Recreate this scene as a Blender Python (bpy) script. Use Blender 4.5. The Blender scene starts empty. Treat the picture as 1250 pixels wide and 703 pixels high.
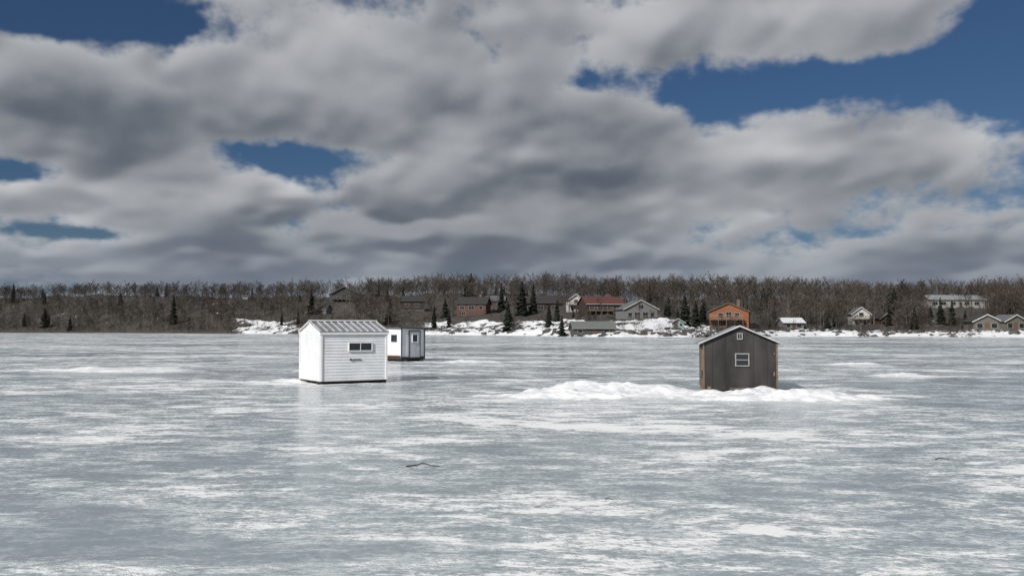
import bpy, math, random
import numpy as np
from mathutils import Vector, noise as mn
random.seed(7); rng=np.random.default_rng(7)
F=1050.0; HZ=402.0; CH=1.8
sc=bpy.context.scene
sc.view_settings.view_transform='Standard'; sc.view_settings.look='None'; sc.view_settings.exposure=0
def PX(px,Y): return (px-625)/F*Y
def PZ(py,Y): return CH+(HZ-py)/F*Y

# ---------------- node expression helper ----------------
class E:
    def __init__(s,nt,sock): s.nt=nt; s.s=sock
    def _m(s,op,*a,clamp=False):
        n=s.nt.nodes.new('ShaderNodeMath'); n.operation=op; n.use_clamp=clamp
        for i,v in enumerate((s,)+a):
            if isinstance(v,E): s.nt.links.new(v.s,n.inputs[i])
            else: n.inputs[i].default_value=v
        return E(s.nt,n.outputs[0])
    def __add__(s,o): return s._m('ADD',o)
    __radd__=__add__
    def __sub__(s,o): return s._m('SUBTRACT',o)
    def __rsub__(s,o): return (s*-1.0)+o
    def __mul__(s,o): return s._m('MULTIPLY',o)
    __rmul__=__mul__
    def __truediv__(s,o): return s._m('DIVIDE',o)
    def f(s,op,*a,clamp=False): return s._m(op,*a,clamp=clamp)
    def sstep(s,a,b):
        n=s.nt.nodes.new('ShaderNodeMapRange'); n.interpolation_type='SMOOTHSTEP'
        s.nt.links.new(s.s,n.inputs[0]); n.inputs[1].default_value=a; n.inputs[2].default_value=b
        return E(s.nt,n.outputs[0])
    def clamp(s): return s._m('ADD',0.0,clamp=True)
def sepxyz(nt,sock):
    n=nt.nodes.new('ShaderNodeSeparateXYZ'); nt.links.new(sock,n.inputs[0]); return [E(nt,o) for o in n.outputs]
def comb(nt,x,y,z):
    n=nt.nodes.new('ShaderNodeCombineXYZ')
    for i,v in enumerate((x,y,z)):
        if isinstance(v,E): nt.links.new(v.s,n.inputs[i])
        else: n.inputs[i].default_value=v
    return n.outputs[0]
def noise(nt,vec,scale,detail=4,rough=.5,dist=0.0,lac=2.0):
    n=nt.nodes.new('ShaderNodeTexNoise'); nt.links.new(vec,n.inputs['Vector'])
    n.inputs['Scale'].default_value=scale; n.inputs['Detail'].default_value=detail
    n.inputs['Roughness'].default_value=rough; n.inputs['Distortion'].default_value=dist; n.inputs['Lacunarity'].default_value=lac
    return E(nt,n.outputs[0])
def mix(nt,fac,a,b):
    n=nt.nodes.new('ShaderNodeMix'); n.data_type='RGBA'; n.clamp_factor=True
    if isinstance(fac,E): nt.links.new(fac.s,n.inputs[0])
    else: n.inputs[0].default_value=fac
    for i,v in ((6,a),(7,b)):
        if isinstance(v,tuple): n.inputs[i].default_value=(*v,1) if len(v)==3 else v
        else: nt.links.new(v,n.inputs[i])
    return n.outputs[2]
def newmat(name):
    m=bpy.data.materials.new(name); m.use_nodes=True; nt=m.node_tree
    return m,nt,nt.nodes['Principled BSDF']
def bump(nt,b,h,strength,dist):
    n=nt.nodes.new('ShaderNodeBump'); n.inputs['Strength'].default_value=strength; n.inputs['Distance'].default_value=dist
    nt.links.new(h.s,n.inputs['Height']); nt.links.new(n.outputs[0],b.inputs['Normal'])
def mat(name,col,rough=.7,var=.25,scale=3.0,metal=0.0,bs=.2,bd=.01,stretch=(1,1,1)):
    m,nt,b=newmat(name)
    tc=nt.nodes.new('ShaderNodeTexCoord'); x,y,z=sepxyz(nt,tc.outputs['Object'])
    v=comb(nt,x*stretch[0],y*stretch[1],z*stretch[2])
    n=noise(nt,v,scale,6,.6)
    c=mix(nt,n.sstep(.3,.7),tuple(c*(1-var) for c in col),tuple(min(1,c*(1+var*.6)) for c in col))
    nt.links.new(c,b.inputs['Base Color']); b.inputs['Roughness'].default_value=rough; b.inputs['Metallic'].default_value=metal
    if bs>0: bump(nt,b,n,bs,bd)
    return m

# ---------------- mesh helpers ----------------
def meshobj(name,V,Fc,m,parent=None,loc=(0,0,0),smooth=False):
    me=bpy.data.meshes.new(name); me.from_pydata([tuple(map(float,v)) for v in V],[],Fc); me.update()
    if m: me.materials.append(m)
    if smooth: me.polygons.foreach_set('use_smooth',[True]*len(me.polygons))
    o=bpy.data.objects.new(name,me); sc.collection.objects.link(o); o.location=loc
    if parent: o.parent=parent
    return o
def boxdata(sx,sy,sz,c=(0,0,0)):
    V=[(c[0]+i*sx/2,c[1]+j*sy/2,c[2]+k*sz/2) for i in(-1,1) for j in(-1,1) for k in(-1,1)]
    Fc=[(0,1,3,2),(4,6,7,5),(0,4,5,1),(2,3,7,6),(0,2,6,4),(1,5,7,3)]
    return V,Fc
def box(name,s,c,m,parent=None,bev=0.0,rot=None):
    V,Fc=boxdata(*s); o=meshobj(name,V,Fc,m,parent,c)
    if rot: o.rotation_euler=rot
    if bev:
        b=o.modifiers.new('b','BEVEL'); b.width=bev; b.segments=2
    return o
def boxes(name,lst,m,parent=None):
    V=[];Fc=[]
    for s,c in lst:
        v,f=boxdata(*s,c); k=len(V); V+=v; Fc+=[tuple(i+k for i in q) for q in f]
    return meshobj(name,V,Fc,m,parent)
def empty(name,loc,yaw=0):
    o=bpy.data.objects.new(name,None); sc.collection.objects.link(o); o.location=loc; o.rotation_euler=(0,0,math.radians(yaw)); o.empty_display_size=.3
    return o
def slab(name,quad,t,m,parent):
    q=[Vector(p) for p in quad]; n=(q[1]-q[0]).cross(q[3]-q[0]).normalized()*t
    V=q+[p-n for p in q]
    Fc=[(0,1,2,3),(7,6,5,4),(0,4,5,1),(1,5,6,2),(2,6,7,3),(3,7,4,0)]
    return meshobj(name,V,Fc,m,parent)

# ---------------- sun / world ----------------
SEL=math.radians(33); AL=math.radians(54)
sdir=Vector((-math.cos(AL)*math.cos(SEL),-math.sin(AL)*math.cos(SEL),math.sin(SEL)))
L=bpy.data.lights.new('sun','SUN'); L.energy=4.4; L.angle=math.radians(.53); L.color=(1,.95,.89)
lo=bpy.data.objects.new('sun',L); sc.collection.objects.link(lo); lo.rotation_euler=(-sdir).to_track_quat('-Z','Y').to_euler()
# --- cloud field synthesised on an (azimuth, elevation) map of the whole sky: R = cover, G = brightness
NX,NY=3840,960; VC=.40
r_=np.random.default_rng(21)
X01=((np.arange(NX)+.5)/NX)[None,:].astype(np.float32)
q=((np.arange(NY)+.5)/NY).astype(np.float32)*.95; vv=(VC*q/(1-q)-.04).astype(np.float32)   # v = tan(elevation)
Gc=(vv*.70+.20*np.log(np.maximum(vv+.10,.02)))[:,None].astype(np.float32)
Az=((X01-.5)*2*math.pi)
def pn(N,X,G):
    f=N/(2*math.pi); gy=(G+1.2)*f; gx=X*N
    gx,gy=np.broadcast_arrays(gx,gy)
    M=int(gy.max())+4; th=r_.uniform(0,2*math.pi,(N,M)).astype(np.float32); gu,gv=np.cos(th),np.sin(th)
    xi=np.floor(gx).astype(np.int32); yi=np.clip(np.floor(gy).astype(np.int32),0,M-2); fx=gx-xi; fy=gy-yi
    ux=fx*fx*fx*(fx*(fx*6-15)+10); uy=fy*fy*fy*(fy*(fy*6-15)+10)
    x0=xi%N; x1=(xi+1)%N; y1=yi+1
    a=gu[x0,yi]*fx+gv[x0,yi]*fy; b=gu[x1,yi]*(fx-1)+gv[x1,yi]*fy
    c=gu[x0,y1]*fx+gv[x0,y1]*(fy-1); d=gu[x1,y1]*(fx-1)+gv[x1,y1]*(fy-1)
    a=a+(b-a)*ux; c=c+(d-c)*ux
    return (a+(c-a)*uy).astype(np.float32)
def std(a): return (a-a.mean())/a.std()
def fbm(N,o,gain,X,G):
    t=0;am=1.0
    for i in range(o):
        t=t+am*pn(N*2**i,X,G); am*=gain
    return std(t)
def cells(N,X,G,k=9.0):
    # smooth rounded lobes (soft-min distance to jittered points)
    f=N/(2*math.pi); gy=(G+1.2)*f; gx=X*N
    gx,gy=np.broadcast_arrays(gx,gy)
    M=int(gy.max())+5; jx=r_.uniform(.1,.9,(N,M)).astype(np.float32); jy=r_.uniform(.1,.9,(N,M)).astype(np.float32); sz=r_.uniform(.55,1.35,(N,M)).astype(np.float32)
    xi=np.floor(gx).astype(np.int32); yi=np.floor(gy).astype(np.int32); acc=np.zeros(gx.shape,np.float32)
    for dx in(-1,0,1):
        for dy in(-1,0,1):
            cx=(xi+dx)%N; cy=np.clip(yi+dy,0,M-1)
            d2=((xi+dx+jx[cx,cy]-gx)**2+(yi+dy+jy[cx,cy]-gy)**2)/sz[cx,cy]
            acc+=np.exp(-k*d2)
    return std(np.log(acc+1e-4)/k)
def blur(a,n,it=2):
    # box blur, periodic in azimuth, clamped in elevation
    for _ in range(it):
        c=np.cumsum(np.concatenate([a[:,-n-1:],a,a[:,:n]],1,dtype=np.float64),1); a=((c[:,2*n+1:]-c[:,:-2*n-1])/(2*n+1)).astype(np.float32)
        c=np.cumsum(np.concatenate([np.repeat(a[:1],n+1,0),a,np.repeat(a[-1:],n,0)],0,dtype=np.float64),0); a=((c[2*n+1:]-c[:-2*n-1])/(2*n+1)).astype(np.float32)
    return a
w1=fbm(80,4,.55,X01,Gc); w2=fbm(80,4,.55,X01,Gc)
Xs=X01+w1*.0026; Gs_=Gc+w2*.014
low3=fbm(13,3,.5,X01,Gc)
mid=fbm(44,2,.5,X01,Gc)
hi=fbm(190,5,.62,X01,Gc)
c1_=cells(34,Xs,Gs_,7.0); c2_=cells(84,Xs,Gs_,8.0)
puf=std(c1_+.5*c2_)
soft=fbm(17,5,.55,X01,Gc)
def gs(lst,k=1.0):
    t=np.zeros((NY,NX),np.float32)
    for px,py,s1,s2,wt in lst:
        a=math.atan((px-625)/F); b=(HZ-py)/F*math.cos(a)
        t+=k*wt*np.exp(-((Az-a)/(s1/F))**2-((vv[:,None]-b)/(s2/F))**2)
    return t
def sstep(x,a,b):
    t=np.clip((x-a)/(b-a),0,1); return t*t*(3-2*t)
Bb=gs([(60,-4,210,46,-.62),(372,192,100,20,-.34),(0,207,60,14,-.24),(985,100,190,34,-.42),(1245,50,80,90,-.46),(735,92,46,24,-.26),(100,284,95,9,-.22),(1100,282,120,8,-.10),(560,262,80,8,-.08),
 (150,120,190,40,.16),(150,180,110,24,.12),(420,60,200,60,.12),(600,110,200,80,.10),(950,8,160,18,.24),(650,210,260,60,.10),(1080,190,170,28,.16),(300,248,220,22,.14),(60,250,100,20,.12)],9.0)
lowm=sstep(-vv,-.15,-.04)[:,None]
D=low3*.46+mid*.34+hi*.20+puf*.42+Bb+.96+lowm*.7
alpha=sstep(D,-.55,1.05)
DL=blur(low3*.55+mid*.42+puf*.55+np.clip(D,-1,2)*.25,5,2)
gyv=np.gradient(DL,axis=0)/np.gradient(vv)[:,None]; gxv=np.gradient(DL,axis=1)*NX/(2*math.pi)
rel=blur(np.tanh((-gyv*.9+gxv*.5)*.026),2,1)
h=np.maximum(blur(D,2,1),0)
Br=gs([(150,90,170,40,.18),(330,45,150,34,.08),(352,222,50,17,.34),(290,243,80,15,.14),(1185,168,55,26,.36),(985,176,80,18,.22),(960,6,190,22,.28),(110,238,120,18,.16),(640,185,32,10,.18),(700,30,120,26,.08),
 (560,135,150,34,-.12),(300,150,140,18,-.06),(720,225,280,22,-.06),(880,215,160,20,-.06)])
Sb=.20+.38*np.exp(-h*.55)+.165*rel+Br+soft*.075+hi*.014+puf*.03-lowm*.01
Sb=np.where(Sb<.13,.13*np.exp((Sb-.13)/.13),Sb); Sb=np.where(Sb>.75,.75+.2*np.tanh((Sb-.75)/.2),Sb)
pix=np.ones((NY,NX,4),np.float32); pix[...,0]=alpha; pix[...,1]=Sb; pix[...,2]=0
img=bpy.data.images.new('cloud_field',NX,NY,float_buffer=True,is_data=True); img.pixels.foreach_set(pix.ravel()); img.update(); img.pack()
del low3,mid,hi,puf,soft,pix,D,DL,gyv,gxv,rel,h,Br,Bb,w1,w2,Xs,Gs_,c1_,c2_

w=bpy.data.worlds.new('World'); sc.world=w; w.use_nodes=True; nt=w.node_tree; bg=nt.nodes['Background']
sky=nt.nodes.new('ShaderNodeTexSky'); sky.sky_type='NISHITA'; sky.sun_disc=False; sky.sun_elevation=SEL
sky.sun_rotation=math.atan2(sdir.x,sdir.y)
tc=nt.nodes.new('ShaderNodeTexCoord'); X,Y_,Z=sepxyz(nt,tc.outputs['Generated'])
hz=(X*X+Y_*Y_).f('SQRT').f('MAXIMUM',.002); A=X.f('ARCTAN2',Y_); v=(Z/hz).f('MAXIMUM',-.04)
uu=A/(2*math.pi)+.5; v4=v+.04; qq=(v4/(v4+VC))/.95
it=nt.nodes.new('ShaderNodeTexImage'); it.image=img; it.extension='EXTEND'; it.interpolation='Cubic'
nt.links.new(comb(nt,uu,qq.f('MINIMUM',.9995),0.0),it.inputs[0])
ch=nt.nodes.new('ShaderNodeSeparateColor'); nt.links.new(it.outputs[0],ch.inputs[0])
alpha=E(nt,ch.outputs[0]); Sx=E(nt,ch.outputs[1])
cl=mix(nt,Sx,(.80,.98,1.30),(6.9,7.0,7.15))
tint=nt.nodes.new('ShaderNodeMix'); tint.data_type='RGBA'; tint.blend_type='MULTIPLY'; tint.inputs[0].default_value=1
nt.links.new(sky.outputs[0],tint.inputs[6]); tint.inputs[7].default_value=(.20,.29,.41,1)
c1=mix(nt,alpha,tint.outputs[2],cl)
haze=v.sstep(.15,.0)*.55
c2=mix(nt,haze,c1,(1.55,2.0,2.75))
nt.links.new(c2,bg.inputs[0]); bg.inputs[1].default_value=.1

# ---------------- lake ice ----------------
m,nt,b=newmat('lake_ice')
g=nt.nodes.new('ShaderNodeNewGeometry'); x,y,z=sepxyz(nt,g.outputs['Position'])
vA=comb(nt,x*.5,y,0.0); vB=comb(nt,x*.50+y*.05,y,3.0); vC=comb(nt,x*.7,y,8.0)
n0=noise(nt,vA,.07,4,.55,.4); n1=noise(nt,vB,.55,7,.68,.6); n2=noise(nt,vB,2.9,6,.72,.4); n3=noise(nt,vC,15.0,4,.75)
mk=n0*.24+n1*.34+n2*.28+n3*.14
snow=mk.sstep(.509,.545)
frost=(n1*.20+n2*.45+n3*.35).sstep(.44,.56)
wet=(n0*.55+n1*.45).sstep(.50,.42)
ci=mix(nt,frost,(.28,.335,.36),(.63,.675,.70))
ci2=mix(nt,wet*.6,ci,(.235,.29,.32))
cf=mix(nt,snow*.86,ci2,(.86,.875,.88))
nt.links.new(cf,b.inputs['Base Color'])
r=(frost*.26+.11-wet*.06)*(1-snow)+snow*.65
nt.links.new(r.s,b.inputs['Roughness']); b.inputs['IOR'].default_value=1.33
bump(nt,b,(n2*.35+n3*.25+n1*.25)*(1.15-wet*.8)+snow*.8,.50,.035)
S=5000
meshobj('frozen_lake',[(-S,-200,0),(S,-200,0),(S,S,0),(-S,S,0)],[(0,1,2,3)],m)

m,nt,b=newmat('drift_snow')
g=nt.nodes.new('ShaderNodeNewGeometry'); x,y,z=sepxyz(nt,g.outputs['Position'])
na=noise(nt,comb(nt,x*.6,y,z*2),1.5,7,.65); nb=noise(nt,comb(nt,x*.6,y,z),9,5,.7)
c=mix(nt,(na*.5+nb*.5).sstep(.36,.58),(.54,.57,.61),(.80,.81,.83))
thin=(z*9.0+na*1.5+nb*.8-1.05).sstep(.15,.5)
c=mix(nt,thin,(.48,.51,.52),c)
nt.links.new(c,b.inputs['Base Color']); b.inputs['Roughness'].default_value=.7
bump(nt,b,na*.5+nb*.5,.8,.06); snow_mat=m
def drift(name,cx,cy,sx,sy,h,seed,nx=110,ny=40,lump=.42):
    V=[];Fc=[]
    for j in range(ny+1):
        for i in range(nx+1):
            a=-1+2*i/nx; c=-1+2*j/ny; X=a*sx*1.3; Y=c*sy*1.3
            e=mn.fractal(Vector((X*.5,Y*.9,seed)),1,2,5)*.8
            r=math.sqrt((a*1.3)**2+(c*1.3)**2)+e*.55
            if r<1:
                f=(1-r*r)
                l=.45+lump*mn.fractal(Vector((X*.9,Y*1.5,seed+9)),1,2,4)+.8*max(0,mn.noise(Vector((X*.5,Y*.7,seed+4))))
                zz=h*f*max(.10,l)+.022*f*mn.fractal(Vector((X*5,Y*6,seed)),1,2,4)-.004
            else: zz=-.004-.05*(r-1)
            if max(abs(a),abs(c))>.99: zz=-.08
            V.append((X,Y,zz))
    for j in range(ny):
        for i in range(nx):
            k=j*(nx+1)+i; Fc.append((k,k+1,k+nx+2,k+nx+1))
    return meshobj(name,V,Fc,snow_mat,None,(cx,cy,0),smooth=True)
drift('snow_drift',3.2,23.6,3.6,1.5,.52,1.3,200,80)
drift('snow_drift',6.5,22.7,3.0,1.2,.42,2.1,180,80)
drift('snow_drift',PX(150,38),37.5,3.4,1.8,.20,5.2)
drift('snow_drift',PX(575,48),47,1.5,1.0,.24,6.4,60,30)
drift('snow_drift',PX(1095,33),33,1.3,.8,.22,7.7,80,30)
drift('snow_drift',PX(1030,44),44,2.2,1.0,.15,8.9,80,30)
drift('snow_drift',PX(352,29.5),30.1,.9,.7,.16,10.5,60,40)

# ---------------- ice fishing huts ----------------
white=mat('white_siding',(.72,.74,.76),.45,.09,2.0,bs=.05)
whitet=mat('white_trim',(.76,.76,.76),.4,.05,4)
wood=mat('weathered_wood',(.14,.11,.085),.8,.4,5,stretch=(1,1,6))
darkw=mat('dark_skid_wood',(.035,.03,.028),.9,.3,6)
metal=mat('galvanised_roof',(.55,.56,.58),.38,.18,2.5,metal=.3,bs=.08)
metald=mat('grey_roof_metal',(.27,.28,.30),.42,.25,2.5,metal=.3,bs=.08)
glass,gn,gb=newmat('dark_glass'); gb.inputs['Base Color'].default_value=(.02,.025,.03,1); gb.inputs['Roughness'].default_value=.08
nn=gn.nodes.new('ShaderNodeTexNoise'); nn.inputs['Scale'].default_value=3; bump(gn,gb,E(gn,nn.outputs[0]),.1,.01)
def clap(name,length,z0,z1,step,mt,parent,place,gable=None):
    V=[];Fc=[]; z=z0
    while z<z1-1e-4:
        zt=min(z+step,z1)
        ha=length/2 if gable is None else min(length/2,gable(z)); hb=length/2 if gable is None else min(length/2,gable(zt))
        k=len(V)
        V+=[place(-ha,.016,z),place(ha,.016,z),place(hb,.003,zt),place(-hb,.003,zt),place(-ha,0,z),place(ha,0,z)]
        Fc+=[(k,k+1,k+2,k+3),(k,k+4,k+5,k+1)]
        z=zt
    return meshobj(name,V,Fc,mt,parent)
def gable_prism(Lx,W,z0,he,hr,alongx=True):
    if alongx:
        P=[(-W/2,z0),(W/2,z0),(W/2,he),(0,hr),(-W/2,he)]
        V=[(-Lx/2,p[0],p[1]) for p in P]+[(Lx/2,p[0],p[1]) for p in P]
    else:
        P=[(-Lx/2,z0),(Lx/2,z0),(Lx/2,he),(0,hr),(-Lx/2,he)]
        V=[(p[0],-W/2,p[1]) for p in P]+[(p[0],W/2,p[1]) for p in P]
    Fc=[(4,3,2,1,0),(5,6,7,8,9)]+[(i,(i+1)%5,(i+1)%5+5,i+5) for i in range(5)]
    return V,Fc
def window(name,parent,x,z,w_,h,yf,fr,mullv=1,mullh=0,t=.05,axis='y',sign=-1):
    def P(s,c):
        if axis=='y': return s,c
        return (s[1],s[0],s[2]),(c[1],c[0],c[2])
    o=sign
    l=[((w_+2*t,.05,t),(x,yf+o*.02,z+h/2+t/2)),((w_+2*t,.05,t),(x,yf+o*.02,z-h/2-t/2)),
       ((t,.05,h),(x-w_/2-t/2,yf+o*.02,z)),((t,.05,h),(x+w_/2+t/2,yf+o*.02,z))]
    for i in range(mullv): l.append(((t*.6,.035,h),(x-w_/2+w_*(i+1)/(mullv+1),yf+o*.02,z)))
    for i in range(mullh): l.append(((w_,.03,t*.6),(x,yf+o*.02,z-h/2+h*(i+1)/(mullh+1))))
    boxes(name+'_frame',[P(*q) for q in l],fr,parent)
    s,c=P((w_,.02,h),(x,yf+o*.018,z)); box(name+'_glass',s,c,glass,parent)

def white_hut():
    L_,W,z0,he,hr=2.34,1.96,.10,1.72,2.04
    H=empty('ice_fishing_hut',(-5.81,29.68,0),33)
    V,Fc=gable_prism(L_,W,z0,he,hr); meshobj('walls',V,Fc,white,H)
    clap('front_siding',L_,z0,he,.10,white,H,lambda s,o,z:(s,-W/2-.002-o,z))
    gf=lambda z: W/2 if z<=he else W/2*(hr-z)/(hr-he)
    clap('gable_siding',W,z0,hr,.10,white,H,lambda s,o,z:(-L_/2-.002-o,-s,z),gf)
    clap('gable_siding_far',W,z0,hr,.10,white,H,lambda s,o,z:(L_/2+.002+o,s,z),gf)
    boxes('corner_trim',[((.06,.03,he-z0),(sx*(L_/2-.012),-W/2-.03,(he+z0)/2)) for sx in(-1,1)]+[((.03,.06,he-z0),(-L_/2-.03,sy*(W/2-.02),(he+z0)/2-.002)) for sy in(-1,1)],whitet,H)
    ov=.06; oe=.08; sl=(hr-he)/(W/2)
    for sgn in(-1,1):
        ye=sgn*(W/2+oe); zee=he-oe*sl
        q=[(-L_/2-ov,ye,zee+.03),(L_/2+ov,ye,zee+.03),(L_/2+ov,0,hr+.03),(-L_/2-ov,0,hr+.03)]
        if sgn>0: q=q[::-1]
        slab('roof_panel',q,.025,metald,H)
        Vr=[];Fr=[]; n=11
        for i in range(n):
            xr=-L_/2-ov+.03+(L_+2*ov-.06)*i/(n-1); k=len(Vr)
            for (yy,zz) in((ye,zee),(0,hr)):
                Vr+=[(xr-.026,yy,zz+.031),(xr-.014,yy,zz+.066),(xr+.014,yy,zz+.066),(xr+.026,yy,zz+.031)]
            Fr+=[(k,k+1,k+5,k+4),(k+1,k+2,k+6,k+5),(k+2,k+3,k+7,k+6),(k,k+3,k+2,k+1),(k+4,k+5,k+6,k+7)]
        meshobj('roof_ribs',Vr,Fr,metal,H)
        box('eave_fascia',(L_+2*ov-.01,.02,.07),(0,sgn*(W/2+oe-.02),zee-.03),whitet,H)
    for e in(-1,1):
        for sgn in(-1,1):
            xx=e*(L_/2+ov-.012)
            slab('rake_trim',[(xx-.01,sgn*(W/2+oe),he-oe*sl+.0),(xx+.01,sgn*(W/2+oe),he-oe*sl+.0),(xx+.01,0,hr),(xx-.01,0,hr)],.06,whitet,H)
    meshobj('ridge_cap',[(-L_/2-ov-.01,-.07,hr+.035),(-L_/2-ov-.01,0,hr+.085),(-L_/2-ov-.01,.07,hr+.035),(L_/2+ov+.01,-.07,hr+.035),(L_/2+ov+.01,0,hr+.085),(L_/2+ov+.01,.07,hr+.035)],[(0,3,4,1),(1,4,5,2),(0,1,2),(3,5,4)],metal,H)
    window('window',H,.20,1.22,.80,.24,-W/2-.02,whitet,1,0,.03)
    box('door_latch',(.30,.03,.03),(.08,-W/2-.035,.80),darkw,H)
    box('door_handle',(.05,.05,.06),(-.14,-W/2-.04,.80),darkw,H)
    boxes('skids',[((L_+.1,.10,.10),(0,sy*W*.42,.05)) for sy in(-1,1)]+[((L_-.1,W-.1,.05),(0,0,.08))],darkw,H)
    box('floor_rim',(L_+.03,W+.03,.05),(0,0,.105),darkw,H)
white_hut()

asph=mat('dark_wall_panel',(.032,.030,.029),.8,.6,1.8,bs=.4,stretch=(1,1,.35))
orange=mat('weathered_plywood',(.24,.12,.06),.7,.4,4)
rooft=mat('roof_sheet_grey',(.30,.31,.32),.45,.25,3,metal=.2)
wfr=mat('worn_window_frame',(.30,.30,.29),.6,.25,9)
def dark_hut():
    W,Dp,z0,he,hr=2.10,2.2,.04,1.42,1.88
    H=empty('ice_fishing_hut',(PX(904,25)+.16,26.1,0),-10)
    V,Fc=gable_prism(W,Dp,z0,he,hr,False); meshobj('walls',V,Fc,asph,H)
    boxes('wall_battens',[((.03,.02,he-z0+ (hr-he)*(1-abs(xx)/(W/2))-.03),(xx,-Dp/2-.008,z0+(he-z0+(hr-he)*(1-abs(xx)/(W/2)))/2-.015)) for xx in(-.8,-.42,.36,.74)],asph,H)
    boxes('corner_boards',[((.05,.03,he-z0),(sx*(W/2-.02),-Dp/2-.012,(he+z0)/2)) for sx in(-1,1)],wood,H)
    boxes('side_panels',[((.02,.5,.7),(-W/2-.012,-Dp/2+.35,.95)),((.02,.5,.3),(-W/2-.012,-Dp/2+.35,.20))],orange,H)
    boxes('side_boards',[((.02,.26,1.25),(-W/2-.014,.05+k*.28,.68)) for k in range(4)],wood,H)
    boxes('base_board',[((.9,.03,.06),(.15,-Dp/2-.02,.08))],wood,H)
    ov=.12; oe=.13; sl=(hr-he)/(W/2)
    for sgn in(-1,1):
        xe=sgn*(W/2+oe); ze=he-oe*sl
        q=[(xe,-Dp/2-ov,ze+.03),(0,-Dp/2-ov,hr+.03),(0,Dp/2+ov,hr+.03),(xe,Dp/2+ov,ze+.03)]
        if (Vector(q[1])-Vector(q[0])).cross(Vector(q[3])-Vector(q[0])).z<0: q=q[::-1]
        slab('roof_panel',q,.03,rooft,H)
        a=[(xe,-Dp/2-ov-.012,ze+.04),(0,-Dp/2-ov-.012,hr+.04),(0,-Dp/2-ov-.012,hr+.0),(xe,-Dp/2-ov-.012,ze+.0)]
        b_=[(p[0],p[1]+.010,p[2]) for p in a]
        meshobj('rake_flashing',a+b_,[(0,1,2,3),(7,6,5,4),(0,4,5,1),(2,6,7,3),(0,3,7,4)],metal,H)
        boxes('roof_seams',[((.02,.02,.02),(xe*.99,-Dp/2+Dp*k/4,ze+.04)) for k in range(5)],rooft,H)
    window('window',H,.06,.92,.34,.32,-Dp/2-.004,wfr,0,1,.03)
    window('gable_vent',H,0,1.60,.11,.14,-Dp/2-.004,wfr,1,0,.025)
    boxes('light_patches',[((.10,.02,.08),(-.88,-Dp/2-.012,.10)),((.04,.02,.12),(.95,-Dp/2-.03,.52)),((.03,.02,.05),(.96,-Dp/2-.03,1.1))],orange,H)
    boxes('skids',[((.1,Dp+.2,.08),(s*.8,0,.04)) for s in(-1,1)],darkw,H)
dark_hut()

grey=mat('grey_panel',(.50,.53,.56),.6,.15,3); blue=mat('blue_trim',(.06,.08,.11),.5,.2); red=mat('red_trim',(.20,.05,.04),.6,.2)
def hut3():
    Lx,W,z0=1.75,2.3,.10; H=empty('ice_fishing_hut',(-6.49,49.96,0),47)
    box('walls',(Lx,W,1.76),(0,0,z0+.88),white,H)
    boxes('corner_trim',[((.07,.04,1.74),(sx*(Lx/2-.02),-W/2-.015,.97)) for sx in(-1,1)]+[((.04,.07,1.74),(-Lx/2-.015,W/2-.03,.97))],blue,H)
    boxes('base_trim',[((Lx+.02,.04,.16),(0,-W/2-.018,.17)),((.04,W,.16),(-Lx/2-.018,0,.17))],darkw,H)
    box('red_stripe',(.03,W-.1,.06),(-Lx/2-.018,0,.30),red,H)
    roofm=mat('dark_roof_felt',(.06,.065,.07),.8,.3)
    slab('roof',[(-Lx/2-.12,-W/2-.12,1.92),(Lx/2+.12,-W/2-.12,1.86),(Lx/2+.12,W/2+.12,1.92),(-Lx/2-.12,W/2+.12,1.98)],.07,roofm,H)
    box('door',(.74,.04,1.45),(.10,-W/2-.02,.95),grey,H)
    boxes('door_frame',[((.06,.05,1.52),(-.30,-W/2-.025,.96)),((.06,.05,1.52),(.50,-W/2-.025,.96)),((.74,.05,.06),(.1,-W/2-.025,1.70))],blue,H)
    window('door_window',H,.10,1.30,.36,.40,-W/2-.04,whitet,0,0,.04)
    window('side_window',H,-.55,1.30,.40,.32,-Lx/2-.002,blue,0,0,.04,'x',-1)
    boxes('skids',[((.1,W+.3,.1),(s*.6,0,.05)) for s in(-1,1)],darkw,H)
hut3()

def stick(name,pts,r,m_):
    cu=bpy.data.curves.new(name,'CURVE'); cu.dimensions='3D'; s=cu.splines.new('POLY'); s.points.add(len(pts)-1)
    for i,p in enumerate(pts): s.points[i].co=(*p,1); s.points[i].radius=1-.6*i/len(pts)
    cu.bevel_depth=r; cu.materials.append(m_); o=bpy.data.objects.new(name,cu); sc.collection.objects.link(o); return o
Yt=11.4
stick('fallen_twig',[(PX(497,Yt),Yt,.008),(PX(508,Yt),Yt+.06,.012),(PX(516,Yt),Yt+.2,.02),(PX(526,Yt),Yt+.05,.012),(PX(537,Yt),Yt,.008)],.009,darkw)
stick('fallen_twig',[(PX(738,9.2),9.2,.005),(PX(742,9.2),9.3,.008),(PX(747,9.2),9.2,.006)],.004,wood)
stick('fallen_twig',[(PX(1138,12),12,.006),(PX(1146,12),12.1,.014),(PX(1154,12),12.0,.01)],.010,wood)

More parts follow.
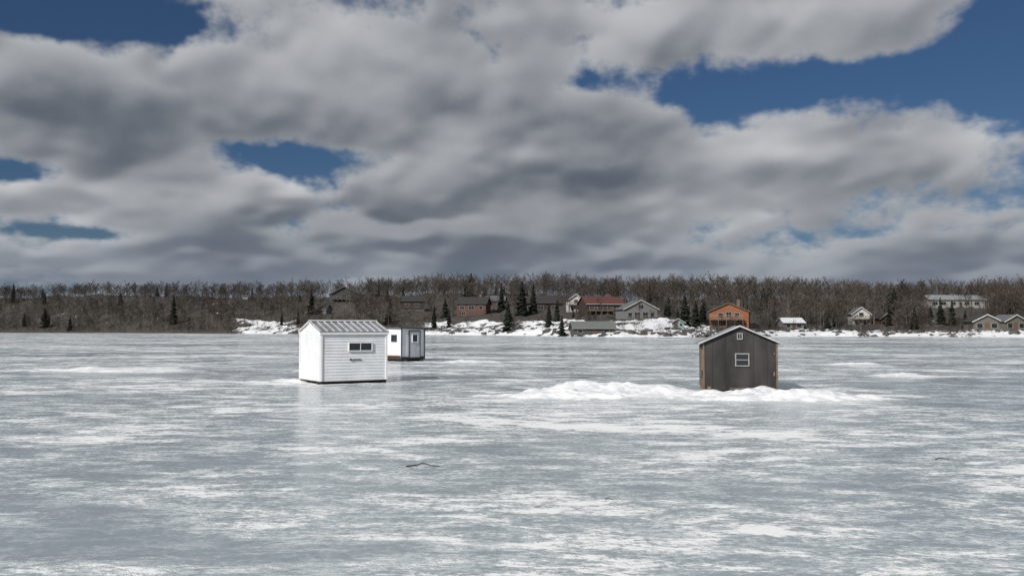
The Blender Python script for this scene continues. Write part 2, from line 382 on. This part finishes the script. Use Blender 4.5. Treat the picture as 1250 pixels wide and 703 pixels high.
# ---------------- far shore ----------------
sh=np.array([(-900,620),(0,450),(150,420),(300,360),(450,310),(550,280),(650,245),(700,215),(750,203),(840,198),(900,208),(1000,225),(1100,215),(1250,198),(2000,180)],float)
sk=np.array([(-900,350),(0,348),(100,345),(200,343),(300,345),(400,342),(500,338),(600,335),(700,337),(800,339),(900,339),(1000,341),(1100,344),(1200,343),(1300,341),(2000,340)],float)
def ysf(u): return np.interp(u*F+625,sh[:,0],sh[:,1])
HS=[
 ('orange_log_house',896,402,236,10.5,9,4.9,2.3),
 ('grey_gable_house',779,392,258,10.5,8,3.6,2.6),
 ('red_roof_house',735,389,278,12.5,9,4.8,2.3),
 ('brown_house',578,386,322,11,9,4.6,2.6),
 ('dark_timber_house',662,386,318,15,9,4.8,2.6),
 ('hilltop_house',416,372,430,12,9,5.5,3.2),
 ('hillside_cottage',388,388,402,9,8,4.0,2.2),
 ('boathouse',724,410.6,219,10.5,5,2.2,1.5),
 ('small_shed',829,402,222,3.0,3,1.8,.9),
 ('white_cottage',1053,400,252,4.8,6,4.1,1.8),
 ('brown_cottage',1080,401,252,4.2,6,3.0,1.4),
 ('grey_cottage',968,403,238,5.6,5,2.1,1.2),
 ('gable_cottage',1206,404,214,6.4,6,2.4,1.6),
 ('gable_cottage',1238,404,212,5.6,6,2.4,1.5),
 ('lakeside_cottage',503,378,352,9,8,3.4,2.2),
 ('pale_long_building',1168,376,300,20,8,2.9,1.6),
 ('brown_cottage',605,376,352,8,7,3.0,2.0),
 ('white_cottage',702,381,292,5,6,4.2,1.8)]
HX=[(PX(h[1],h[3]),h[3]+h[5]/2,PZ(h[2],h[3]),h[4]) for h in HS]
def terr(x,y):
    x=np.asarray(x,float); y=np.asarray(y,float); u=x/y; ys=ysf(u); d=y-ys
    Yr=ys+150; top=CH+(HZ-np.interp(u*F+625,sk[:,0],sk[:,1]))/F*Yr-10.5
    t=np.clip(d/150,0,1); z=top*(t*t*(3-2*t))*.9+top*.1*np.clip(d/40,0,1)
    z=z+np.clip(d/5,-.6,1)*.9
    z=z+np.clip(d/30,0,1)*(.9*np.sin(x*.07+1.3)*np.sin(y*.06)+.5*np.sin(x*.19+y*.05)+.35*np.sin(y*.23-x*.11)+.25*np.sin(x*.43+2)*np.sin(y*.31))
    z=z-np.clip(d-190,0,400)*.05
    for hx,hy,hzz,hw in HX:
        wgt=np.exp(-(((x-hx)/(hw*.8+2))**2+((y-hy)/10)**2)**1.5); wgt=np.where(d>-2,wgt,0)
        z=z*(1-wgt)+hzz*wgt
    return z
CLR=[(288,362,0,40),(515,628,0,36),(628,705,0,42),(745,872,0,46),(925,1010,0,12),(1180,1260,0,14),(1000,1130,0,10)]
def clearw(u,d):
    px=u*F+625; c=np.zeros_like(px)
    for a,b_,d0,d1 in CLR:
        c=np.maximum(c,(1/(1+np.exp(-(px-a)/6)))*(1/(1+np.exp((px-b_)/6)))*((d>d0-3)&(d<d1)))
    return c
us=np.linspace(-1.25,1.25,620); ds=np.concatenate([[-6,-2,0,1,2,3.5],np.linspace(5,60,40),np.linspace(64,200,40),np.linspace(220,600,12)])
U,Dd=np.meshgrid(us,ds); Yg=ysf(U)+Dd; Yg+=np.where(Dd<6,1.6*np.sin(U*90)+1.1*np.sin(U*233),0); Xg=U*Yg; Zg=terr(Xg,Yg)
Zg=Zg+np.where(Dd>0,.22*rng.normal(size=Zg.shape),0)
Zg=np.where(Dd<-1,-.5,Zg)
nu=len(us); nd=len(ds); V=np.stack([Xg,Yg,Zg],-1).reshape(-1,3)
idx=np.arange(nu*nd).reshape(nd,nu); Q=np.stack([idx[:-1,:-1],idx[:-1,1:],idx[1:,1:],idx[1:,:-1]],-1).reshape(-1,4)
m,nt,b=newmat('shore_ground')
g=nt.nodes.new('ShaderNodeNewGeometry'); at=nt.nodes.new('ShaderNodeAttribute'); at.attribute_name='snow'
xx,yy,zz=sepxyz(nt,g.outputs['Position'])
a1=noise(nt,comb(nt,xx*.8,yy*.8,zz*2),.12,6,.66,.5); a2=noise(nt,g.outputs['Position'],.9,5,.6)
sm=(a1*.8+a2*.2+E(nt,at.outputs['Fac'])*.36-.20).sstep(.47,.51)
gc=mix(nt,a2,(.024,.021,.018),(.075,.064,.054)); cc=mix(nt,sm,gc,(.70,.72,.75)); nt.links.new(cc,b.inputs['Base Color']); b.inputs['Roughness'].default_value=.9
bump(nt,b,a2+sm*.4,.8,.4)
ter=meshobj('shore_terrain',V,[tuple(int(i) for i in q) for q in Q],m,smooth=True)
sa=ter.data.attributes.new('snow','FLOAT','POINT'); sv=clearw(U,Dd).reshape(-1)*.56+.12
sv=np.where((Dd.reshape(-1)<6)&(U.reshape(-1)>-.14),np.maximum(sv,.66),sv)
sa.data.foreach_set('value',sv.astype(np.float32))

MC={}
def cm(name,col,**k):
    if name not in MC: MC[name]=mat(name,col,**k)
    return MC[name]
tr=cm('house_white_trim',(.50,.50,.48)); wtr=cm('window_trim',(.28,.27,.25)); deckm=cm('deck_timber',(.12,.085,.06)); snowr=cm('roof_snow',(.60,.62,.65)); stone=cm('foundation_stone',(.12,.115,.11))
def house(i,wall,roof,gfront,wins,yaw=0,trim=True,deck=None,chim=False,door=None,wtrim=None):
    n,px,by,Y,w_,d_,hw,hr=HS[i]; x=PX(px,Y); z=PZ(by,Y); H=empty(n,(x,Y+d_/2,z),yaw)
    V,Fc=gable_prism(w_,d_,-.0,hw,hw+hr,not gfront)
    meshobj('walls',V,Fc,wall,H); box('foundation',(w_-.1,d_-.1,2.5),(0,0,-1.252),stone,H)
    o=.5
    if gfront:
        sl=hr/(w_/2)
        for s in(-1,1):
            xe=s*(w_/2+o); q=[(xe,-d_/2-o,hw-o*sl+.2),(0,-d_/2-o,hw+hr+.2),(0,d_/2+o,hw+hr+.2),(xe,d_/2+o,hw-o*sl+.2)]
            if (Vector(q[1])-Vector(q[0])).cross(Vector(q[3])-Vector(q[0])).z<0: q=q[::-1]
            slab('roof',q,.18,roof,H)
            if trim:
                a=[(xe,-d_/2-o-.06,hw-o*sl+.22),(0,-d_/2-o-.06,hw+hr+.22),(0,-d_/2-o-.06,hw+hr-.06),(xe,-d_/2-o-.06,hw-o*sl-.06)]; b_=[(p[0],p[1]+.05,p[2]) for p in a]
                meshobj('bargeboard',a+b_,[(0,1,2,3),(7,6,5,4),(0,4,5,1),(2,6,7,3),(0,3,7,4)],wtrim or tr,H)
    else:
        sl=hr/(d_/2)
        for s in(-1,1):
            ye=s*(d_/2+o); q=[(-w_/2-o,ye,hw-o*sl+.2),(w_/2+o,ye,hw-o*sl+.2),(w_/2+o,0,hw+hr+.2),(-w_/2-o,0,hw+hr+.2)]
            if (Vector(q[1])-Vector(q[0])).cross(Vector(q[3])-Vector(q[0])).z<0: q=q[::-1]
            slab('roof',q,.18,roof,H)
        if trim: box('eave_fascia',(w_+2*o,.06,.16),(0,-d_/2-o-.04,hw-o*sl+.1),wtrim or tr,H)
    for k,(wx,wz,ww,wh) in enumerate(wins): window('window_%d'%(k+1),H,wx,wz,ww,wh,-d_/2,wtr,1 if ww>1.3 else 0,0,.10)
    if door is not None: box('door',(.95,.08,2.05),(door,-d_/2-.03,1.03),cm('door_paint',(.12,.07,.05)),H)
    if deck:
        dz,dd,dx0,dx1=deck; c=(dx0+dx1)/2; W_=dx1-dx0
        box('deck_floor',(W_,dd,.2),(c,-d_/2-dd/2-.01,dz),deckm,H)
        l=[((.2,.2,dz+1.8),(dx0+.15+k*(W_-.3)/4,-d_/2-dd+.12,(dz-1.8)/2-.1)) for k in range(5)]
        l+=[((.12,.1,1.0),(dx0+.1+k*(W_-.2)/12,-d_/2-dd+.06,dz+.6)) for k in range(13)]
        boxes('deck_posts',l,deckm,H); boxes('deck_rail',[((W_,.12,.10),(c,-d_/2-dd+.06,dz+1.16)),((W_,.08,.06),(c,-d_/2-dd+.06,dz+.35))],wtr,H)
    if chim: box('chimney',(.9,.9,2.4),(w_*.22,.8,hw+hr-.1),cm('chimney_brick',(.14,.08,.06)),H)
    return H
dkroof=cm('shingle_dark',(.034,.031,.031)); redroof=cm('shingle_redbrown',(.10,.036,.028)); gyroof=cm('shingle_grey',(.11,.115,.12)); grn=cm('roof_greygreen',(.13,.145,.135))
org=cm('orange_logs',(.22,.08,.032),scale=1.2,stretch=(.2,.2,4)); dk=cm('dark_brown_boards',(.038,.026,.021)); gy=cm('grey_siding',(.17,.175,.18)); wh=cm('white_house_siding',(.50,.50,.48)); brn=cm('redbrown_boards',(.085,.038,.028)); teal=cm('teal_boards',(.16,.25,.25))
house(0,org,dkroof,True,[(-3.2,1.3,1.4,1.2),(0,1.3,1.6,1.6),(3.2,1.3,1.4,1.2),(-2.2,3.9,1.2,1.1),(0,4.0,1.4,1.5),(2.2,3.9,1.2,1.1)],-18,wtrim=deckm,deck=(2.6,2.2,-5,4),chim=True)
house(1,gy,gyroof,True,[(-3.4,1.8,1.2,1.3),(-1.2,1.8,1.6,1.6),(1.4,1.8,1.6,1.6),(3.6,1.8,1.2,1.3),(0,4.3,1.6,1.2)],12,deck=(.4,2.5,-5,5))
house(2,dk,redroof,False,[(-4.6,3.6,1.6,1.3),(-1.8,3.6,1.8,1.5),(1.6,3.6,1.6,1.3),(4.4,3.6,1.3,1.3),(-4,1.2,1.6,1.2),(3,1.2,1.6,1.2)],14,deck=(2.4,2.6,-6.2,2),chim=True)
house(3,brn,dkroof,False,[(-3.6,3.2,1.6,1.3),(0,3.2,2,1.4),(3.6,3.2,1.3,1.3),(-3,1,1.4,1.1)],-10,trim=False,chim=True)
house(4,dk,dkroof,False,[(-5,3.2,1.6,1.3),(-1,3.2,2,1.4),(4,3.2,1.6,1.3)],5,trim=False)
house(5,cm('slate_boards',(.07,.07,.075)),dkroof,True,[(-3,3.6,1.5,1.5),(0,4.0,2,2),(3,3.6,1.5,1.5)],20,deck=(2.6,3,-6,3),wtrim=dk)
house(6,gy,dkroof,False,[(-2.6,2.4,1.4,1.4),(1,2.4,2,1.4)],-8,deck=(1.0,3,-4.5,4.5))
house(7,cm('boathouse_boards',(.07,.075,.07)),grn,False,[(-3.6,1.3,1.1,.8),(3.2,1.3,1.3,.8)],6,trim=True,door=0,wtrim=wtr)
house(8,teal,gyroof,True,[(.7,1.2,.6,.6)],-10,door=-.6,wtrim=wtr)
house(9,wh,gyroof,True,[(-1.2,1.2,1.0,1.2),(1.2,1.2,1,1.2),(0,3.8,1.2,1.1)],-8,deck=(2.4,1.5,-2.4,2.4))
house(10,brn,dkroof,True,[(-1,1.5,1,1.1),(1,1.5,1,1.1)],10,wtrim=wtr)
house(11,gy,snowr,False,[(-1.6,1.2,1.1,.9),(1.5,1.2,1.3,.9)],5,door=0,wtrim=wtr)
house(12,cm('olive_boards',(.13,.12,.105)),dkroof,True,[(-1.7,1.3,1.3,1.1),(1.7,1.3,1.3,1.1)],-6,door=0)
house(13,cm('olive_boards',(.13,.12,.105)),gyroof,True,[(-1.5,1.3,1.2,1.1),(1.5,1.3,1.2,1.1)],6,door=0)
house(14,dk,dkroof,False,[(-2.6,1.8,1.4,1.2),(1.4,1.8,1.6,1.2)],8,trim=False)
house(15,cm('pale_siding',(.28,.28,.27)),cm('pale_roof',(.22,.23,.24)),False,[(-8,1.6,1.6,1.1),(-5,1.6,1.6,1.1),(-1.5,1.6,1.6,1.1),(3.5,1.6,1.6,1.1),(7,1.6,1.6,1.1)],4,door=1.2,trim=False)
house(16,brn,gyroof,False,[(-2.2,1.7,1.4,1.2),(1.6,1.7,1.6,1.2)],-6,trim=False)
house(17,wh,dkroof,True,[(-1.2,1.2,1.0,1.2),(1.2,1.2,1,1.2),(0,3.6,1.2,1.1)],6,deck=(2.4,1.5,-2.5,2.5))

def tw(px,Y): return float(terr(PX(px,Y),Y))
boxes('retaining_wall',[((1.3,.8,.7+.3*random.random()),(PX(560+k*3.6,291),291+random.random()*.4-k*.6,tw(560+k*3.6,291-k*.6)+.15)) for k in range(22)],stone)
boxes('wooden_dock',[((.25,7,.12),(PX(855,200)+k*.27,199,.75)) for k in range(9)]+[((.18,.18,1.4),(PX(855,200)+a*2.2,196+b_*3,.1)) for a in(0,1) for b_ in(0,1,2)],deckm)
V=[];Fc=[]
for k in range(420):
    px=random.choice([random.uniform(500,1260),random.uniform(530,900),random.uniform(280,1260),random.uniform(-300,1600)])
    u=(px-625)/F; d=random.random()**1.4*24+1.5; Y=float(ysf(u))+d; x=u*Y; z=float(terr(x,Y)); r=random.uniform(.25,.95)
    b0=len(V); sc3=(random.uniform(.8,1.7),random.uniform(.8,1.3),random.uniform(.5,.9))
    for lat in(-.6,.1,.75):
        for j in range(6):
            an=j*math.pi/3+random.uniform(-.3,.3); rr=math.cos(lat)*r*random.uniform(.8,1.15)
            V.append((x+math.cos(an)*rr*sc3[0],Y+math.sin(an)*rr*sc3[1],z+math.sin(lat)*r*sc3[2]))
    V.append((x,Y,z+r*sc3[2]*.95))
    for l in(0,1):
        for j in range(6): Fc.append((b0+l*6+j,b0+l*6+(j+1)%6,b0+l*6+6+(j+1)%6,b0+l*6+6+j))
    for j in range(6): Fc.append((b0+12+j,b0+12+(j+1)%6,b0+18))
meshobj('shore_rocks',V,Fc,cm('dark_rock',(.07,.065,.06),scale=.8,var=.5))

# ---------------- trees ----------------
def tri_tw(p0,p1,w0,V,T,C,col):
    d=p1-p0; n=np.cross(d,rng.normal(size=3)); n/=np.linalg.norm(n)+1e-9; k=len(V)
    V+= [p0-n*w0/2,p0+n*w0/2,p1]; T.append((k,k+1,k+2)); C+=[col]*3
def bare(seed,h=11.0,birch=False):
    V=[];T=[];C=[]
    tc_=np.array([.17,.16,.145]) if birch else np.array([.064,.055,.047]); kc=np.array([.080,.067,.058])
    lean=rng.normal(size=2)*.05*h
    r=.13
    for a in range(3):
        an=a*math.pi*2/3; V.append(np.array([r*math.cos(an),r*math.sin(an),-.5])); C.append(tc_)
    V.append(np.array([lean[0],lean[1],h*.80])); C.append(tc_*.5)
    for a in range(3): T.append((a,(a+1)%3,3))
    for i in range(14):
        t=.25+.52*(i/13)+rng.normal()*.02; p0=np.array([lean[0]*t,lean[1]*t,h*t]); an=rng.uniform(0,6.28)
        ln=h*(.15+.12*math.sin(math.pi*min(1,(t-.1)/.75)))*rng.uniform(.75,1.2); el=rng.uniform(.45,1.0)+ .5*max(0,t-.5)
        d=np.array([math.cos(an)*math.cos(el),math.sin(an)*math.cos(el),math.sin(el)])*ln
        tri_tw(p0,p0+d,.10,V,T,C,tc_*.7)
        for j in range(12):
            s=rng.uniform(.3,1.0); q=p0+d*s; dd=rng.normal(size=3)*.5+d/ln*.5+np.array([0,0,.5]); dd/=np.linalg.norm(dd)
            tri_tw(q,q+dd*rng.uniform(.6,1.5),.095,V,T,C,kc*rng.uniform(.6,1.4))
    return np.array(V),np.array(T),np.array(C)
def spruce(h=10.0):
    V=[];T=[];C=[]
    for a in range(4):
        an=a*math.pi/2; V.append(np.array([.15*math.cos(an),.15*math.sin(an),-.6])); C.append(np.array([.06,.045,.035]))
    V.append(np.array([0,0,h])); C.append(np.array([.02,.03,.02]))
    for a in range(4): T.append((a,(a+1)%4,4))
    L_=24
    for i in range(L_):
        t=i/(L_-1); z=h*(.07+.90*t); R=(h*.19*(1-t)**.85+.12)*rng.uniform(.70,1.2)
        for j in range(11):
            an=rng.uniform(0,6.28); rr=R*rng.uniform(.55,1.25); wd=.16+.22*rr
            c,s=math.cos(an),math.sin(an); z2=z+rng.uniform(-.25,.25)
            p0=np.array([0,0,z2+.15]); tip=np.array([c*rr,s*rr,z2-rr*.38]); mid=(p0*.45+tip*.55)
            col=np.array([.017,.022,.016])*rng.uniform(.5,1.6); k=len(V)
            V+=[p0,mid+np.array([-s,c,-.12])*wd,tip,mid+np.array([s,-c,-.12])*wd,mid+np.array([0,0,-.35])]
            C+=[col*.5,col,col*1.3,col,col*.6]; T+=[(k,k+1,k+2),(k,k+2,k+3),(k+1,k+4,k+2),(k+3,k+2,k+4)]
    return np.array(V),np.array(T),np.array(C)
m,nt,b=newmat('branch_and_needle'); at=nt.nodes.new('ShaderNodeAttribute'); at.attribute_name='tint'
g=nt.nodes.new('ShaderNodeNewGeometry'); nz=noise(nt,g.outputs['Position'],.06,2,.6)
mm=nt.nodes.new('ShaderNodeVectorMath'); mm.operation='SCALE'; nt.links.new(at.outputs['Color'],mm.inputs[0]); nt.links.new((nz*1.4+.3).s,mm.inputs['Scale'])
nt.links.new(mm.outputs[0],b.inputs['Base Color']); b.inputs['Roughness'].default_value=.9; b.inputs['Specular IOR Level'].default_value=.05
treemat=m
def bigmesh(name,V,T,C):
    me=bpy.data.meshes.new(name); me.vertices.add(len(V)); me.vertices.foreach_set('co',V.astype(np.float32).ravel())
    me.loops.add(len(T)*3); me.loops.foreach_set('vertex_index',T.astype(np.int32).ravel())
    me.polygons.add(len(T)); me.polygons.foreach_set('loop_start',np.arange(0,len(T)*3,3,dtype=np.int32))
    me.update(calc_edges=True); me.validate()
    a=me.attributes.new('tint','FLOAT_COLOR','POINT'); a.data.foreach_set('color',np.concatenate([C,np.ones((len(C),1))],1).astype(np.float32).ravel())
    me.materials.append(treemat); return me
def scatter(name,vars_,inst):
    Vs=[];Ts=[];Cs=[];off=0
    for (vi,x,y,z,s,sw,rot,cs) in inst:
        V,T,C=vars_[vi]; c,sn=math.cos(rot),math.sin(rot)
        W=np.stack([(V[:,0]*c-V[:,1]*sn)*s*sw+x,(V[:,0]*sn+V[:,1]*c)*s*sw+y,V[:,2]*s+z],1)
        Vs.append(W);Ts.append(T+off);Cs.append(C*cs);off+=len(V)
    me=bigmesh(name,np.concatenate(Vs),np.concatenate(Ts),np.concatenate(Cs))
    o=bpy.data.objects.new(name,me); sc.collection.objects.link(o); return o
BV=[bare(i,11,i%4==0) for i in range(9)]; SV=[spruce(10) for i in range(3)]
def ok(px,d,Y,x,keep=.2):
    for (n,hp,by,HY,w_,d_,hw,hr) in HS:
        half=w_/2/HY*F+3
        if abs(px-hp)<half and Y<HY+d_+1:
            if Y>HY-4: return False
            if random.random()>keep: return False
    return True
N=4600; inst=[]
while len(inst)<N:
    u=random.uniform(-.9,.9); d=random.random()**.85*170+1.5; ys=float(ysf(u)); Y=ys+d; px=u*F+625
    cw=float(clearw(np.array([u]),np.array([d]))[0])
    if random.random()<cw*.90: continue
    if not ok(px,d,Y,u*Y): continue
    s=random.uniform(.62,1.0)*(.78 if d<25 else 1)
    if 1115<px<1215 and d<62: s*=.72
    if 500<px<960 and d<60:
        if random.random()<.45: continue
        s*=.72
    inst.append((random.randrange(9),u*Y,Y,0,s,random.uniform(.9,1.35),random.uniform(0,6.28),random.uniform(.65,1.25)*(.7 if d<20 else 1.0)*(.85 if px<300 else 1)))
zs=terr(np.array([i[1] for i in inst]),np.array([i[2] for i in inst]))
inst=[(a,x,y,float(zs[k])-.1,s,sw,r,cs) for k,(a,x,y,z,s,sw,r,cs) in enumerate(inst)]
scatter('distant_bare_forest',BV,inst)
inst=[]
while len(inst)<1600:
    u=random.uniform(-.8,.8); d=random.random()**1.5*42+(.5 if u<-.14 else 4.0); Y=float(ysf(u))+d; px=u*F+625
    cw=float(clearw(np.array([u]),np.array([d]))[0])
    if random.random()<cw*.80: continue
    if not ok(px,d,Y,u*Y,.5) : continue
    inst.append((random.randrange(9),u*Y,Y,0,random.uniform(.14,.34),random.uniform(1.2,2),random.uniform(0,6.28),random.uniform(.3,.8)))
zs=terr(np.array([i[1] for i in inst]),np.array([i[2] for i in inst]))
scatter('shore_brush',BV,[(a,x,y,float(zs[k])-.05,s,sw,r,cs) for k,(a,x,y,z,s,sw,r,cs) in enumerate(inst)])
inst=[]
for k in range(90):
    u=random.uniform(-.9,.9); 
    if k%3==0: u=random.uniform(-.3,.6)
    d=random.uniform(5,150); Y=float(ysf(u))+d
    if not ok(u*F+625,d,Y,0) or float(clearw(np.array([u]),np.array([d]))[0])>.4: continue
    inst.append((random.randrange(3),u*Y,Y,float(terr(u*Y,Y))-.1,random.uniform(.35,.8),random.uniform(1.0,1.8),random.uniform(0,6.28),1.2))
scatter('distant_spruce_forest',SV,inst)
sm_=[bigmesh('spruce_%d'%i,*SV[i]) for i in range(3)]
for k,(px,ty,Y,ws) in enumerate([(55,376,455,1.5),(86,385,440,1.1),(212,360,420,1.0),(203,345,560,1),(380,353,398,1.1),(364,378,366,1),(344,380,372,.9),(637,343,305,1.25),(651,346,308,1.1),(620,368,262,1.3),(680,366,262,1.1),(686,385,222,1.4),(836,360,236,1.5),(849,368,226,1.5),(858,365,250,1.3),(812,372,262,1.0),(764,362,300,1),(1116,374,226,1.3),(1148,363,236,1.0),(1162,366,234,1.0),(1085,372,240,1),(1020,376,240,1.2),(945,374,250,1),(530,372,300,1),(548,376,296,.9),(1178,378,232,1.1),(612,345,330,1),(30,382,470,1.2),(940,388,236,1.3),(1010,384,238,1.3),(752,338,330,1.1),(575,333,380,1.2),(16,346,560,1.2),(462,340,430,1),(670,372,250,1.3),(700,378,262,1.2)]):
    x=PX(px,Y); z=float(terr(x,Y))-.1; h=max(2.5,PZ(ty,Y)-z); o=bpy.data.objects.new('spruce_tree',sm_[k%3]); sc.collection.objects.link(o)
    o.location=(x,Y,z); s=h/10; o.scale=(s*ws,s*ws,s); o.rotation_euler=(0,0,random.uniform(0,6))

# ---------------- camera ----------------
cam=bpy.data.cameras.new('camera'); co=bpy.data.objects.new('camera',cam); sc.collection.objects.link(co)
cam.sensor_width=36; cam.lens=F/1250*36; cam.clip_end=9000; cam.clip_start=.05
co.location=(0,0,CH); co.rotation_euler=(math.radians(90)+math.atan((HZ-351.5)/F),0,0)
sc.camera=co
